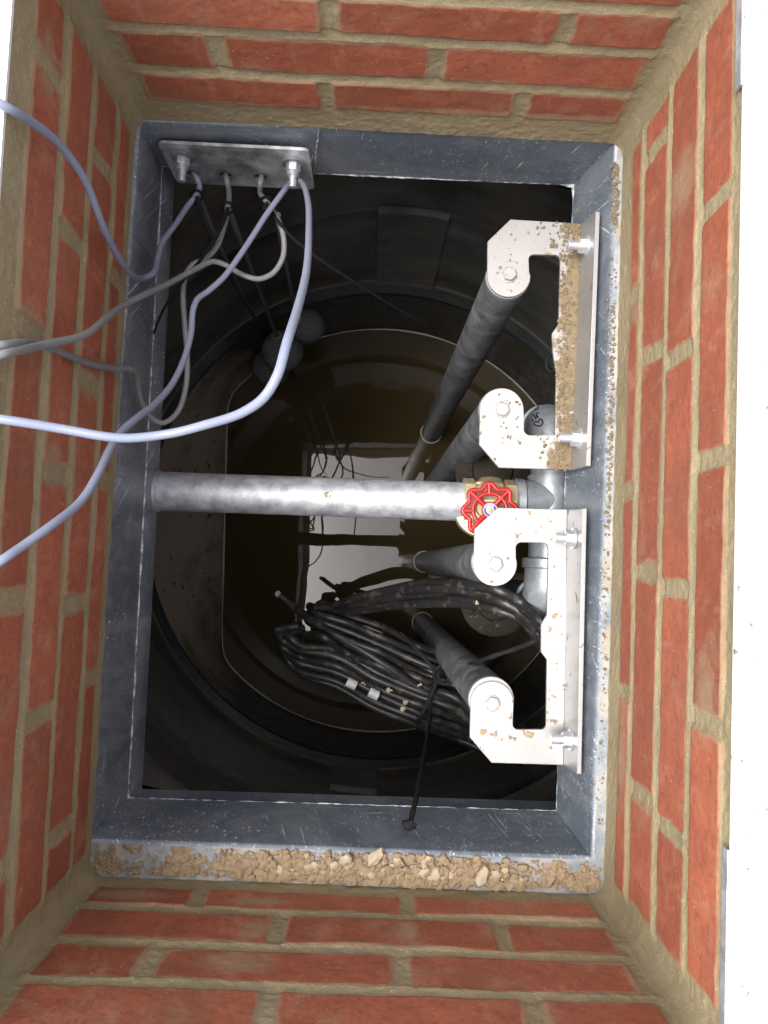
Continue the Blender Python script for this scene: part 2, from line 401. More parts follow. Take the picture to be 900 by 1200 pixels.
def brick_wall(label, A, B, inward, beds, joints, smears, d_lo, d_hi, ends, seed):
    """courses of bricks on a wall from A to B (plan); beds = bed joint depths from below, joints = head joint positions along the wall"""
    step = .0019; cr = .014; c0 = cr*(1-1/math.sqrt(2))
    A = Vector((*A, 0)); B = Vector((*B, 0)); W = (B-A).length; U = (B-A)/W; N = Vector((*inward, 0))
    nu = int((W-2*c0)/step); nd = int((d_lo-d_hi)/step)
    u = np.linspace(c0*.55, W-c0*.55, nu); d = np.linspace(d_lo, d_hi, nd); uu, dd = np.meshgrid(u, d)
    su, sd_ = uu+seed*3.1, dd
    wu = uu+.0032*fbm(su*45, sd_*45, seed, 3); wd = dd+.0024*fbm(su*38+9, sd_*38, seed+5, 3)
    sdf = np.full(uu.shape, -.05); bid = np.zeros(uu.shape); off = np.zeros(uu.shape); rng = np.random.RandomState(seed)
    for c in range(len(beds)-1):
        lo, hi = beds[c]-(.0069 if c else 0), beds[c+1]+.0069      # lo = deeper edge, hi = upper edge
        if c == len(beds)-2: hi = beds[-1]
        js = sorted(joints[c]); xs = [ends[0]+rng.uniform(-.003, .004)]
        for j in js: xs += [j-.008, j+.008]
        xs.append(W-ends[1]+rng.uniform(-.004, .003))
        for k in range(0, len(xs), 2):
            a, b = xs[k], xs[k+1]
            if b-a < .01: continue
            r = .004
            qx = np.abs(wu-(a+b)/2)-(b-a)/2+r; qy = np.abs(wd-(lo+hi)/2)-(lo-hi)/2+r
            s = -(np.minimum(np.maximum(qx, qy), 0)+np.sqrt(np.maximum(qx, 0)**2+np.maximum(qy, 0)**2)-r)
            m = s > sdf; sdf = np.where(m, s, sdf); bid = np.where(m, rng.rand(), bid)
            tilt = (wd-(lo+hi)/2)*rng.uniform(-.02, .02)+(wu-(a+b)/2)*rng.uniform(-.006, .006)
            off = np.where(m, rng.uniform(-.0008, .0012)+tilt, off)
    sst = lambda a, b, x: (lambda t: t*t*(3-2*t))(np.clip((x-a)/(b-a), 0, 1))
    k = sst(-.0018, .0022, sdf)
    mort = np.full(uu.shape, -.0010)
    for b in beds[1:-1]:                                            # weather-struck bed joints
        t = np.clip((wd-b)/.016+.5, 0, 1); near = np.abs(wd-b) < .0095
        fade = sst(.55, 1.0, np.minimum(uu/ends[0], (W-uu)/ends[1])); mort = np.where(near, (-.0028+.0034*t)*fade+mort*(1-fade), mort)
    mort = mort+.0011*fbm(su*160, sd_*160, seed+9, 3)+.0012*fbm(su*28, sd_*28, seed+11, 2)
    bh = .0009+off+.0007*fbm(su*60, sd_*60, seed+3, 3)
    h = mort*(1-k)+bh*k
    for e, s_ in ((uu, 0), (W-uu, 1)):
        cr_ = cr; x = np.clip(e, 0, cr_); cove = cr_-np.sqrt(np.maximum(cr_**2-(cr_-x)**2, 0))
        h = np.where(e < cr_, cove+.0015*fbm(su*40, sd_*40, seed+21, 3), h)
    smear = np.zeros(uu.shape)
    for (us, dm, ru, rd) in smears:
        smear = np.maximum(smear, 1-np.sqrt(((uu-us)/ru)**2+((dd-dm)/rd)**2)*.75)
    smear = np.maximum(smear, .92-np.clip((sdf)/.0075, 0, 9)+.9*fbm(su*13, sd_*13, seed+31, 4))
    co = np.empty(uu.shape+(3,))
    co[..., 0] = A.x+U.x*uu+N.x*h; co[..., 1] = A.y+U.y*uu+N.y*h; co[..., 2] = CZ-dd
    co = co.reshape(-1, 3); nv = len(co)
    i = np.arange(nv).reshape(nd, nu); q = np.stack([i[:-1, :-1], i[:-1, 1:], i[1:, 1:], i[1:, :-1]], -1).reshape(-1, 4)
    # body behind the face
    t = .10; bv = []
    for uo in (c0, W-c0):
        for n_ in (-.008, -t):
            for dz in (d_lo, d_hi): p = A+U*uo+N*n_; bv.append((p.x, p.y, CZ-dz))
    bf = np.array([(0,1,3,2),(4,6,7,5),(0,4,5,1),(2,3,7,6),(0,2,6,4),(1,5,7,3)])+nv
    allv = np.vstack([co, np.array(bv)]); q = np.vstack([q, bf])
    me = bpy.data.meshes.new('brick_wall'); me.vertices.add(len(allv)); me.vertices.foreach_set('co', allv.astype(np.float32).ravel())
    me.loops.add(q.size); me.loops.foreach_set('vertex_index', q.astype(np.int32).ravel())
    me.polygons.add(len(q)); me.polygons.foreach_set('loop_start', np.arange(0, q.size, 4, dtype=np.int32))
    me.polygons.foreach_set('use_smooth', np.ones(len(q), bool)); me.update(calc_edges=True); me.validate()
    for nm, arr in (('sdf', sdf), ('bid', bid), ('smear', smear)):
        full = np.concatenate([arr.ravel(), np.zeros(8)-(.05 if nm == 'sdf' else 0)])
        at = me.attributes.new(nm, 'FLOAT', 'POINT'); at.data.foreach_set('value', full.astype(np.float32))
    # normals towards the pit
    if me.polygons[0].normal.dot(N) < 0: me.flip_normals()
    me.materials.append(M['brick'])
    o = bpy.data.objects.new('brick_wall', me); COL.objects.link(o)
    return tag(o, label, 'wall', 'brick walls lining the pit')

# along-wall positions measured from the photograph's head joints
WH = YT-YB; WW = XR-XL
top_u = lambda xs: [x-XL for x in xs]
brick_wall('red brick wall above the perforated cable plate, at the top of the photo', (XL, YT), (XR, YT), (0, -1),
           [.937, .876, .804, .740, .672], [top_u([-.07, .151]), top_u([-.18, .049]), top_u([-.061, .169]), top_u([-.18, .05])],
           [(.45, .93, .3, .012), (.1, .945, .2, .012)], .984, .6495, (.026, .024), 3)
brick_wall('red brick wall behind the row of dry mortar crumbs, at the bottom of the photo', (XL, YB), (XR, YB), (0, 1),
           [.952, .899, .822, .748, .675], [top_u([-.169, .059]), top_u([-.075, .153]), top_u([-.184, .047]), top_u([-.068, .157])],
           [(.205, .86, .022, .035), (.36, .86, .02, .034), (.2, .79, .05, .03), (.2, .925, .05, .02), (.06, .93, .06, .02)], .984, .6495, (.022, .024), 17)
lu = lambda ys: [y-YB for y in ys]
brick_wall('red brick wall that the lavender and grey cables drape over, at the left', (XL, YB), (XL, YT), (1, 0),
           [.958, .912, .835, .757, .688], [lu([.312, .079, -.141]), lu([.412, .175, -.056, -.29]), lu([.303, .071, -.159]), lu([.428, .189, -.046, -.28])],
           [(lu([.43])[0], .72, .05, .03), (lu([.175])[0], .87, .03, .03), (lu([.08])[0], .79, .03, .035), (lu([.19])[0], .72, .04, .03)], .986, .6495, (.030, .028), 29)
brick_wall('red brick wall beside the bolted pump rail brackets, at the right', (XR, YB), (XR, YT), (-1, 0),
           [.938, .896, .815, .735, .669], [lu([.314, .091, -.132]), lu([.455, .231, .001, -.226]), lu([.21, -.014, -.237]), lu([.325, .1, -.122])],
           [(lu([.38])[0], .775, .045, .05), (lu([-.2])[0], .92, .1, .02), (lu([.3])[0], .92, .03, .02), (lu([-.1])[0], .70, .06, .03)], .986, .6495, (.030, .028), 41)

# paving with the pit opening, and ground to the horizon
HL, HR, HT, HB = -.3050, .2890, .531, -.380
def ring(mb, x0, x1, y0, y1, X0, X1, Y0, Y1, z0, z1):
    inn = [(x0, y0), (x1, y0), (x1, y1), (x0, y1)]; out = [(X0, Y0), (X1, Y0), (X1, Y1), (X0, Y1)]
    mb.loops([[Vector((*p, z0)) for p in out], [Vector((*p, z1)) for p in out], [Vector((*p, z1)) for p in inn], [Vector((*p, z0)) for p in inn], [Vector((*p, z0)) for p in out]])
mb = MB(); ring(mb, HL, HR, HB, HT, -2.4, 2.4, -2.4, 2.4, -.0042, 0); tag(mb.build('paving', M['paving'], smooth=False), kind='structure')
mb = MB(); ring(mb, -.5, .5, -.6, .75, -1500, 1500, -1500, 1500, -.3, -.005); tag(mb.build('ground', M['ground'], smooth=False), kind='structure')
# thin steel edge trim under the paving lip on the right
mb = MB(); mb.box((.2862, -.374, -.0105), (.2882, -.21, -.0015)); mb.box((.2862, .40, -.011), (.2882, .52, -.001))
tag(mb.build('edge_trim', M['galv'], smooth=False), 'thin grey steel edge trim between the right brick wall and the white paving', 'trim')

# ---- access chamber: riser, flange, tank
chamber = empty('access_chamber', (0, .1, Z(2.9)), 'dark plastic tank chamber with blue grey rectangular neck under the brick pit', 'tank')
rt = [V(165, 142, .985), V(720, 163, .985), V(692, 1003, .985), V(103, 982, .985)]
rb = [V(190, 195, 1.12), V(672, 217, 1.12), V(652, 950, 1.12), V(150, 935, 1.12)]
def quad(c, z, grow=0, n=10):
    cx = sum(p.x for p in c)/4; cy = sum(p.y for p in c)/4; out = []
    q = [Vector((p.x+math.copysign(grow, p.x-cx), p.y+math.copysign(grow, p.y-cy), z)) for p in c]
    for i in range(4):
        a, b = q[i], q[(i+1) % 4]
        out += [a.lerp(b, k/n) for k in range(n)]
    return out
lerpq = lambda t: [a.lerp(b, t) for a, b in zip(rt, rb)]
mb = MB()
mb.loops([quad(rt, Z(.9835), .004)]+[quad(rt, Z(.9840+.004*(1-math.cos(a))), .004*(1-math.sin(a))) for a in (.4, .8, 1.2, PI/2)]+[quad(lerpq(t), Z(.992+(1.12-.992)*t)) for t in (.25, .5, .75, 1)])
mb.build('riser', M['riser'], chamber, 50)
mb = MB(); fo = [Vector((XL-.03, YT+.03, 0)), Vector((XR+.03, YT+.03, 0)), Vector((XR+.03, YB-.03, 0)), Vector((XL-.03, YB-.03, 0))]
mb.loops([quad(fo, Z(.99)), quad(fo, Z(.9835)), quad(rt, Z(.9835), .004)])
mb.build('flange', M['flange'], chamber)
# lower strip of the neck below the weld, on the left side, and the other sides set back
low = [Vector((p.x, p.y, 0)) for p in rb]
mb = MB(); lo1 = [low[0]+Vector((.001, .03, 0)), low[1]+Vector((.03, .03, 0)), low[2]+Vector((.03, -.006, 0)), low[3]+Vector((.001, -.006, 0))]
mb.loops([quad(rb, Z(1.1205), .0005), quad(lo1, Z(1.123)), quad(lo1, Z(1.186))]); mb.build('neck_collar', M['riser'], chamber, 40)
mb = MB()
for i in range(4):
    a, b = rb[i], rb[(i+1) % 4]; pts = []
    for k in range(61):
        p = a.lerp(b, k/60); pts.append(p+Vector((random.uniform(-.0006, .0006), random.uniform(-.0006, .0006), random.uniform(-.0006, .0006))))
    if i == 3: mb.tube(pts, lambda t: .0015+.0006*math.sin(t*37)+random.uniform(0, .0004), 6)
    elif i == 2: mb.tube(pts, lambda t: .0008+(.0016 if t > .93 else 0)*.8-.0004+random.uniform(0, .0006)*(1 if math.sin(t*23)+math.sin(t*51) > .3 else .2), 6)
    else: mb.tube(pts, lambda t: .0003+random.uniform(0, .0003)+(.0010*(.46 < t < .66) if i == 0 else 0)+(.0025*(t > .97) if i == 0 else .003*max(0, 1-t*30)), 6)
# short welds up the neck's seams
for x0, y0, x1, y1, w in ((374, 151, 368, 204, .0011),):
    a, b = VY(x0, y0, .5255), VY(x1, y1, .5325)
    mb.tube([a.lerp(b, k/24)+Vector((random.uniform(-.0012, .0012), -.0002, 0)) for k in range(25)], lambda t: w*random.uniform(.3, 1.3), 5)
mb.build('weld_seam', M['weld'], chamber, 60)

TC = Vector((.030, .100, 0)); TR = .595; NS = 144
def circ(r, z, wob=0, seed=0):
    return [Vector((TC.x+(r+wob*math.sin(3*a+seed)*math.sin(7*a))*math.cos(a), TC.y+(r+wob*math.sin(3*a+seed)*math.sin(7*a))*math.sin(a), z)) for a in (2*PI*k/NS for k in range(NS))]
mb = MB()
prof = [(TR+.004, 1.186), (TR+.003, 1.45), (TR+.002, 1.594), (TR-.002, 1.597), (TR-.0035, 1.600), (TR-.002, 1.603), (TR+.001, 1.606), (TR, 1.7), (TR, 1.90), (TR-.001, 1.985),
        (TR-.006, 1.992), (TR-.0075, 1.997), (TR-.0075, 2.002), (TR-.004, 2.006), (TR-.004, 2.2), (TR-.004, 2.75)]
mb.loops([circ(r, Z(d), .003 if 1.58 < d < 1.62 else .0) for r, d in prof]); mb.build('tank_wall', M['tank'], chamber, 60)
# flat roof of the tank around the neck
mb = MB(); n4 = NS//4; ro = circ(TR+.03, Z(1.19)); base = quad(lo1, Z(1.186), .003, n4)
off = max(range(NS), key=lambda k: Vector((ro[k]-TC).xy).normalized().dot((base[0]-TC).xy.normalized()))
ro2 = [ro[(off-k) % NS] for k in range(NS)]
mb.loops([[p+Vector((0, 0, .02)) for p in ro2], ro2, base, [p+Vector((0, 0, .02)) for p in base]]); mb.build('tank_roof', M['tank'], chamber)
# sloped benching down to the sump
def outline(r0, chord, k=9.0):
    out = []
    for i in range(NS):
        a = 2*PI*i/NS; c = -math.cos(a-.03); rc = chord/c if c > .05 else 99
        t = math.exp(-r0*k*8)+math.exp(-min(rc, 3)*k*8); out.append(-math.log(t)/(k*8))
    return out
ol = outline(TR-.006, .452)
def oloop(z, s=1.0): return [Vector((TC.x+r*s*math.cos(2*PI*i/NS), TC.y+r*s*math.sin(2*PI*i/NS), z)) for i, r in enumerate(ol)]
mb = MB(); c0 = circ(TR-.0055, Z(2.10)); c1 = oloop(Z(DW+.002)); c2 = oloop(Z(2.62), .97)
mb.loops([c0, [a.lerp(b, .33)+Vector((0, 0, -.01)) for a, b in zip(c0, c1)], [a.lerp(b, .66)+Vector((0, 0, -.012)) for a, b in zip(c0, c1)], c1, c2], True, False, True)
mb.build('benching', M['bench'], chamber, 60)
# welded-on patches on the tank wall
def wall_patch(pxs, d0, d1, name):
    a0 = math.atan2((V(pxs[0], pxs[2], d0)-TC).y, (V(pxs[0], pxs[2], d0)-TC).x); a1 = math.atan2((V(pxs[1], pxs[2], d0)-TC).y, (V(pxs[1], pxs[2], d0)-TC).x)
    L = []
    for r, d in ((TR+.001, d0-.004), (TR-.012, d0), (TR-.012, d1), (TR+.001, d1+.004)):
        L.append([Vector((TC.x+r*math.cos(a0+(a1-a0)*k/10), TC.y+r*math.sin(a0+(a1-a0)*k/10), Z(d))) for k in range(11)])
    mb = MB(); mb.loops(L, False); mb.build(name, M['tank'], chamber, 40)
wall_patch((443, 530, 240), 1.585, 2.0, 'wall_patch')
wall_patch((386, 442, 925), 1.80, 2.0, 'wall_patch')

# ---- water in the sump
mb = MB(); mb.add([Vector((TC.x+r*math.cos(2*PI*i/NS), TC.y+r*math.sin(2*PI*i/NS), Z(DW))) for i, r in enumerate(ol)], [tuple(range(NS))])
water_rails = [(.1699, .3853), (.1665, .2050), (.1642, .0062), (.1666, -.1712)]
tag(mb.build('water', M['water'], None, 60), kind='structure')

# sky glint on the meniscus, painted as a pale line at plastic and rails
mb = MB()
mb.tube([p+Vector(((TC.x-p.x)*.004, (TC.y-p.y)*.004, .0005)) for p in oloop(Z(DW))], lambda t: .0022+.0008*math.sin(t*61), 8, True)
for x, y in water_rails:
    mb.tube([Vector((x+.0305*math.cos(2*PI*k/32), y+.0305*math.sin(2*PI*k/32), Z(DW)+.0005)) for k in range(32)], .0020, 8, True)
tag(mb.build('meniscus_glint', M['glint'], None, 60), kind='structure')

# ================================================================== GUIDE RAILS AND BRACKETS
DP = 1.07
railspec = ['weathered grey guide rail under the soil covered top hook of the upper bracket',
            'weathered grey guide rail under the upper bracket hook just above the red handwheel',
            'weathered grey guide rail running sideways below the galvanised pipe from the clean bracket hook',
            'dark grey guide rail sloping up from the bottom hook beside the black cable bundle']
rail0 = None
for (x, y), lab in zip(water_rails, railspec):
    r = empty('guide_rail', (x, y, Z(2.9)), lab, 'guide rail', 'four pump guide rails')
    if rail0 is None:
        mb = MB(); mb.cyl((x, y, Z(2.62)), (x, y, Z(1.088)), .0290, n=40); a = mb.build('pipe', M['rail'], r)
        mb = MB(); mb.cyl((x, y, Z(1.0882)), (x, y, Z(1.0765)), .0297, n=40); b = mb.build('end_cap', M['br'], r, bevel=.001)
        rail0 = (r, a, b)
    else:
        for src in rail0[1:]:
            c = src.copy(); COL.objects.link(c); c.parent = r
            c.matrix_parent_inverse = src.matrix_parent_inverse.copy()

def arc(cx, cy, r, a0, a1, n=14):
    return [(cx+r*math.cos(math.radians(a0+(a1-a0)*k/n)), cy-r*math.sin(math.radians(a0+(a1-a0)*k/n))) for k in range(n+1)]
up_poly = [(598.3, 257), (681, 262), (675.5, 412), (669.5, 550.5), (585, 548), (561.7, 521), (562.3, 482)] + arc(588, 480.5, 25.7, 178, 5) + \
          [(614.2, 494)]+arc(621.5, 502.5, 7.5, 185, 270, 5)+[(650.5, 510), (652, 437), (648, 412), (647, 391), (654.7, 379), (656.7, 309)] + \
          arc(651, 304, 5.5, 0, 90, 4)[:]+arc(625.5, 304, 6, 90, 180, 4)+[(620.2, 320)]+arc(596.4, 322.5, 25.4, 0, -178, 14)+[(571.5, 283)]
lo_poly = [(583, 595), (664.4, 597), (663, 740), (660, 896.5), (576, 894), (550.5, 864), (551.2, 834)]+arc(576.4, 824, 25.5, 190, -3, 16) + \
          [(601, 845)]+arc(607, 849, 6, 185, 270, 4)+[(632, 854.8)]+arc(634, 849, 6, 270, 360, 4)+[(641, 773), (634, 764), (634.3, 731.6), (641, 720.5), (642.6, 645)] + \
          arc(636.5, 642, 6, 0, 90, 4)+arc(611, 642, 6.5, 90, 180, 4)+[(604.7, 655)]+arc(580, 661, 25.8, 10, -188, 18)+[(555.5, 647), (556, 620)]
def hexbolt(mb, p, ax, r, h, mi=0):
    mb.cyl(p, Vector(p)+Vector(ax)*h, r, n=6, mi=mi)
def bracket(poly, foldA, foldB, topA, topB, bolts, hexes, mats, label, soil):
    org = V(*foldB, DP); o = empty('rail_bracket', org, label, 'bracket', 'two rail brackets bolted to the tank neck')
    P = [V(x, y, DP) for x, y in poly]
    mb = MB(); mb.prism([(p.x, p.y) for p in P], Z(DP)-.006, Z(DP)); mb.build('hook_plate', mats, o, 30, bevel=.0006)
    a, b = V(*foldA, DP), V(*foldB, DP); xo = max(a.x, b.x)
    c, d = V(*topA, 1.005), V(*topB, 1.005)
    mb = MB(); ti = Vector((.0055, 0, 0)); zb = Vector((0, 0, -.006))
    mb.loops([[a+zb, a+zb+ti, c+ti, c], [b+zb, b+zb+ti, d+ti, d]], True, True, True); mb.build('flange', M['br'], o, 30, bevel=.0006)
    for (px, py) in bolts:
        p = V(px, py, 1.037); t = (p.y-b.y)/(a.y-b.y); xf = b.x+(a.x-b.x)*t+.001
        q = Vector((xf, p.y, p.z))
        mb = MB(); mb.cyl(q+Vector((.012, 0, 0)), Vector((p.x, p.y, p.z)), .0058, n=18); B = mb.build('bolt', M['bolt'], o)
        mb = MB(); mb.cyl(q-Vector((.0015, 0, 0)), q-Vector((.0105, 0, 0)), .0105, n=6); mb.build('nut', M['bolt'], B, bevel=.0006)
        mb = MB(); mb.cyl(q+Vector((.0008, 0, 0)), q-Vector((.0018, 0, 0)), .0135, n=24); mb.build('washer', M['bolt'], B)
    for (px, py) in hexes:
        p = V(px, py, DP-.0002); mb = MB(); mb.cyl(p-Vector((0, 0, .002)), p+Vector((0, 0, .0012)), .0108, n=24); mb.cyl(p+Vector((0, 0, .001)), p+Vector((0, 0, .0075)), .0092, n=6, rot=.3)
        mb.build('cap_bolt', M['br'], o, bevel=.0006)
    return o
upper = bracket(up_poly, (681, 262), (669.5, 550.5), (698, 248), (687, 546), [(666, 287), (655.5, 513)], [(596.4, 322.5), (588, 480.5)], M['br_soil'],
                'upper bracket plate with brown soil caked along its spine, bolted above the red handwheel', True)
lower = bracket(lo_poly, (664.4, 597), (660, 896.5), (682.5, 596), (676, 907), [(650.5, 630), (645.5, 866)], [(580, 661), (576.4, 824)], M['br'],
                'lower bracket plate, bright and mostly clean, overlapping the red handwheel', False)
# dark lugs hooked on the brackets' inner edges
for (px, py, lab) in ((646, 424, 'small black shackle on the inner edge of the soiled upper bracket'), (633, 743, 'small black shackle on the inner edge of the lower bracket, tied to the cord')):
    c = V(px, py, DP); mb = MB()
    mb.tube([c+Vector((.002+.007*math.cos(a), .011*math.sin(a), -.0085)) for a in (2*PI*k/20 for k in range(20))], .0022, 8, True)
    mb.cyl(c+Vector((.008, 0, -.012)), c+Vector((.008, 0, -.0065)), .0032, n=12)
    tag(mb.build('shackle', M['tie']), lab, 'shackle', 'lifting shackles')

# ================================================================== PIPEWORK
DA = 1.18; YP = V(400, 584, DA).y
pl, pr = VX(168, 575, -.3105), V(548, 590, DA)
pl = Vector((-.318, YP, Z(DA))); pr = Vector((V(547, 590, DA).x, YP, Z(DA)))
pa, pb = V(172, 575, DA), V(545, 588, DA); dirp = (pb-pa).normalized()
gp = empty('galvanised_pipe', pa, 'galvanised steel pipe crossing the chamber from the left wall to the red valve', 'pipe')
mb = MB(); p0 = pa-dirp*.03; mb.cyl(p0, pb, .0278, n=48); mb.build('pipe', M['galv'], gp)
mb = MB(); xs = (lo1[0].x+.0005-pa.x)/dirp.x; q = pa+dirp*xs; mb.lathe(q-dirp*.006, dirp, [(.0285, 0), (.0302, .001), (.0302, .012), (.0282, .0135)], 48); mb.build('wall_collar', M['galv'], gp)
mb = MB()
for i in range(9):
    p = pa.lerp(pb, .57)+Vector((random.uniform(-.005, .005), random.uniform(-.003, .005), .0274)); mb.ico(p, random.uniform(.0012, .0026), .3, 1, (1, 1, .5))
mb.build('dirt_speck', M['soil'], gp)

# gate valve with red handwheel
wc = V(574, 598, 1.125); vb = V(574, 590, DA); ax = dirp
gv = empty('gate_valve', vb, 'brass gate valve with red scalloped handwheel at the end of the galvanised pipe', 'valve')
mb = MB(); mb.lathe(pb-ax*.004, ax, [(.0285, 0), (.034, .0005), (.034, .016), (.031, .0165), (.031, .022), (.036, .026), (.038, .04), (.036, .054), (.030, .058), (.034, .060), (.034, .074), (.029, .0745)], 8); mb.build('body', M['brass'], gv, 30, bevel=.0008)
mb = MB(); c = Vector((wc.x-.004, wc.y+.004, Z(1.165))); mb.lathe(c-Vector((0, 0, .02)), (0, 0, 1), [(.040, 0), (.0405, .016), (.039, .020), (.026, .022), (.022, .030), (.012, .031), (.011, .0385)], 40); mb.build('bonnet', M['brass'], gv, 40)
mb = MB(); mb.cyl((wc.x, wc.y, Z(1.15)), (wc.x, wc.y, Z(1.119)), .005, n=16); mb.build('stem', M['brass'], gv)
hw = MB(); n = 160; tl = ROLL+.02
lob = lambda a: .0338+.0034*math.cos(8*(a-tl-PI/2)) 
hz = wc.z
hw.tube([Vector((wc.x+lob(a)*math.cos(a), wc.y+lob(a)*math.sin(a), hz)) for a in (2*PI*k/n for k in range(n))], .0031, 12, True)
hw.tube([Vector((wc.x+.0232*math.cos(a), wc.y+.0232*math.sin(a), hz)) for a in (2*PI*k/64 for k in range(64))], .0028, 12, True)
for k in range(8):
    a = tl+PI/2+k*PI/4; u = Vector((math.cos(a), math.sin(a), 0)); c = Vector((wc.x, wc.y, hz)); hw.tube([c+u*.0225, c+u*.0285, c+u*.0355], .0032, 10)
for k in range(4):
    a = tl+PI/4+k*PI/2; u = Vector((math.cos(a), math.sin(a), 0)); c = Vector((wc.x, wc.y, hz)); hw.tube([c+u*.006-Vector((0, 0, .002)), c+u*.015-Vector((0, 0, .001)), c+u*.0235], .0036, 10, flat=1.0)
hw.cyl((wc.x, wc.y, hz-.005), (wc.x, wc.y, hz+.003), .0108, n=28)
HWO = hw.build('handwheel', M['red'], gv, 50)
mb = MB(); mb.lathe((wc.x, wc.y, hz+.0031), (0, 0, 1), [(.0092, 0), (.0092, .001)], 32); mb.build('hub_label', M['blue'], HWO)
mb = MB()
for r in (.0091, .0052): mb.tube([Vector((wc.x+r*math.cos(2*PI*k/40), wc.y+r*math.sin(2*PI*k/40), hz+.0042)) for k in range(40)], .00032, 6, True)
for k in range(7):
    a = 1.0+k*.28; r = .0072; mb.box((wc.x+r*math.cos(a)-.0006, wc.y+r*math.sin(a)-.0008, hz+.0041), (wc.x+r*math.cos(a)+.0006, wc.y+r*math.sin(a)+.0008, hz+.0044))
mb.build('label_print', M['white'], HWO)
mb = MB(); mb.cyl((wc.x, wc.y, hz+.003), (wc.x, wc.y, hz+.0075), .0042, n=6); mb.lathe((wc.x, wc.y, hz+.0074), (0, 0, 1), [(.0026, 0), (.002, .002), (.0006, .0026)], 12); mb.build('hub_nut', M['brass'], HWO)

# discharge manifold: two downpipes joined through a tee
XM = .2605; RM = .0290; zt = Z(1.195); yt = V(640, 586, 1.195).y
y1 = .213; y0 = -.050
mf = empty('discharge_manifold', (XM, yt, Z(2.0)), 'grey galvanised tee and two elbows feeding the valve from behind the brackets', 'pipework')
def elbow(ya, sgn):   # bend from along y to straight down
    R = .034
    return [Vector((XM, ya-sgn*R+sgn*R*math.sin(t), zt-R+R*math.cos(t))) for t in (PI/2*k/12 for k in range(13))]
e1 = elbow(y1, 1); e0 = elbow(y0, -1)
mb = MB(); mb.tube([e1[0], e0[0]], RM, 40); mb.build('cross_pipe', M['manifold'], mf)
mb = MB(); mb.tube([Vector((XM, yt-.035, zt)), Vector((XM, yt+.035, zt))], RM+.004, 40)
tp = pb+ax*.066; mb.tube([tp, Vector((XM, yt, zt))], RM+.003, 40); mb.lathe(tp+ax*.004, ax, [(RM+.003, 0), (RM+.007, .002), (RM+.007, .012), (RM+.003, .014)], 40)
TEE = mb.build('tee', M['manifold'], mf, 50)
elbows = []
for e, ya, sgn in ((e1, y1, 1), (e0, y0, -1)):
    mb = MB(); ext = [e[0]-Vector((0, sgn*.03, 0))]+e+[e[-1]-Vector((0, 0, .03))]
    mb.tube(ext, RM+.0045, 40); mb.lathe(e[0]-Vector((0, sgn*.032, 0)), (0, sgn, 0), [(RM+.004, 0), (RM+.0085, .002), (RM+.0085, .014), (RM+.004, .016)], 40)
    mb.lathe(e[-1]-Vector((0, 0, .034)), (0, 0, 1), [(RM+.004, 0), (RM+.0085, .002), (RM+.0085, .014), (RM+.004, .016)], 40)
    elbows.append(mb.build('elbow', M['manifold'], mf, 50))
    mb = MB(); mb.tube([e[-1]-Vector((0, 0, .03)), Vector((XM, ya, Z(2.6)))], RM, 32); mb.build('downpipe', M['rail'], mf)
# hand-written marker squiggle on the upper elbow
el = elbows[0].data
bv = BVHTree.FromPolygons([v.co.copy() for v in el.vertices], [tuple(p.vertices) for p in el.polygons])
inv = elbows[0].matrix_parent_inverse
co0 = Vector((0, 0, CZ)); mb = MB()
off0 = Vector((0, 0, 0))
for st in ([(256, 322), (270, 326), (276, 345), (266, 362), (250, 366), (244, 356)], [(214, 412), (232, 420), (246, 440)], [(288, 402), (262, 398), (256, 416), (272, 428), (276, 440), (252, 438), (244, 452), (262, 458)],
           [(212, 462), (222, 476), (216, 490)], [(240, 526), (300, 532), (322, 512), (322, 482), (306, 460), (290, 462), (286, 490)], [(238, 524), (236, 500), (254, 486), (276, 492), (284, 490)]):
    pts = []
    for zx, zy in st:
        r = ray(600+zx/9, 440+zy/9).normalized(); h = bv.ray_cast(co0-off0, r)
        if h[0] is not None: pts.append(h[0]+h[1]*.0002)
    if len(pts) > 2: mb.tube(spline(pts, .001), .0011, 6)
if mb.v: mb.build('marker_writing', M['ink'], elbows[0])

# ball check valves lower down, half hidden
def check_valve(c, lab, brasscone):
    o = empty('check_valve', c, lab, 'valve', 'cast iron check valves under the manifold')
    c = Vector(c); up = Vector((-.1, .12, 1)).normalized()
    mb = MB(); mb.lathe(c-up*.11, up, [(.034, 0), (.036, .03), (.052, .055), (.056, .08), (.05, .1), (.05, .104)], 28); mb.build('body', M['iron'], o, 50)
    mb = MB(); mb.lathe(c-up*.010, up, [(.062, 0), (.064, .002), (.064, .013), (.060, .015), (.036, .016), (.033, .024), (.02, .030), (.004, .031)], 40); CV = mb.build('cover', M['iron'], o, 40)
    for k in range(6):
        a = .35+k*PI/3; u = Vector((math.cos(a), math.sin(a), 0)); p = c+u*.051+up*.004
        mb = MB(); mb.cyl(p, p+up*.010, .0085, n=6, rot=a); mb.build('bolt', M['iron'], CV, bevel=.0008)
    if brasscone:
        mb = MB(); q = Vector((c.x+.01, c.y+.04, c.z+.045)); mb.cyl(q, q+Vector((.05, -.015, .03)), .018, .034, 28); mb.build('union', M['brass'], o, 40)
    return o
check_valve(V(577, 553, 1.42), 'dirty cast iron check valve showing two bolts just above the red handwheel', False)
check_valve(V(580, 706, 1.56), 'dirty cast iron check valve behind the arching black cables', True)

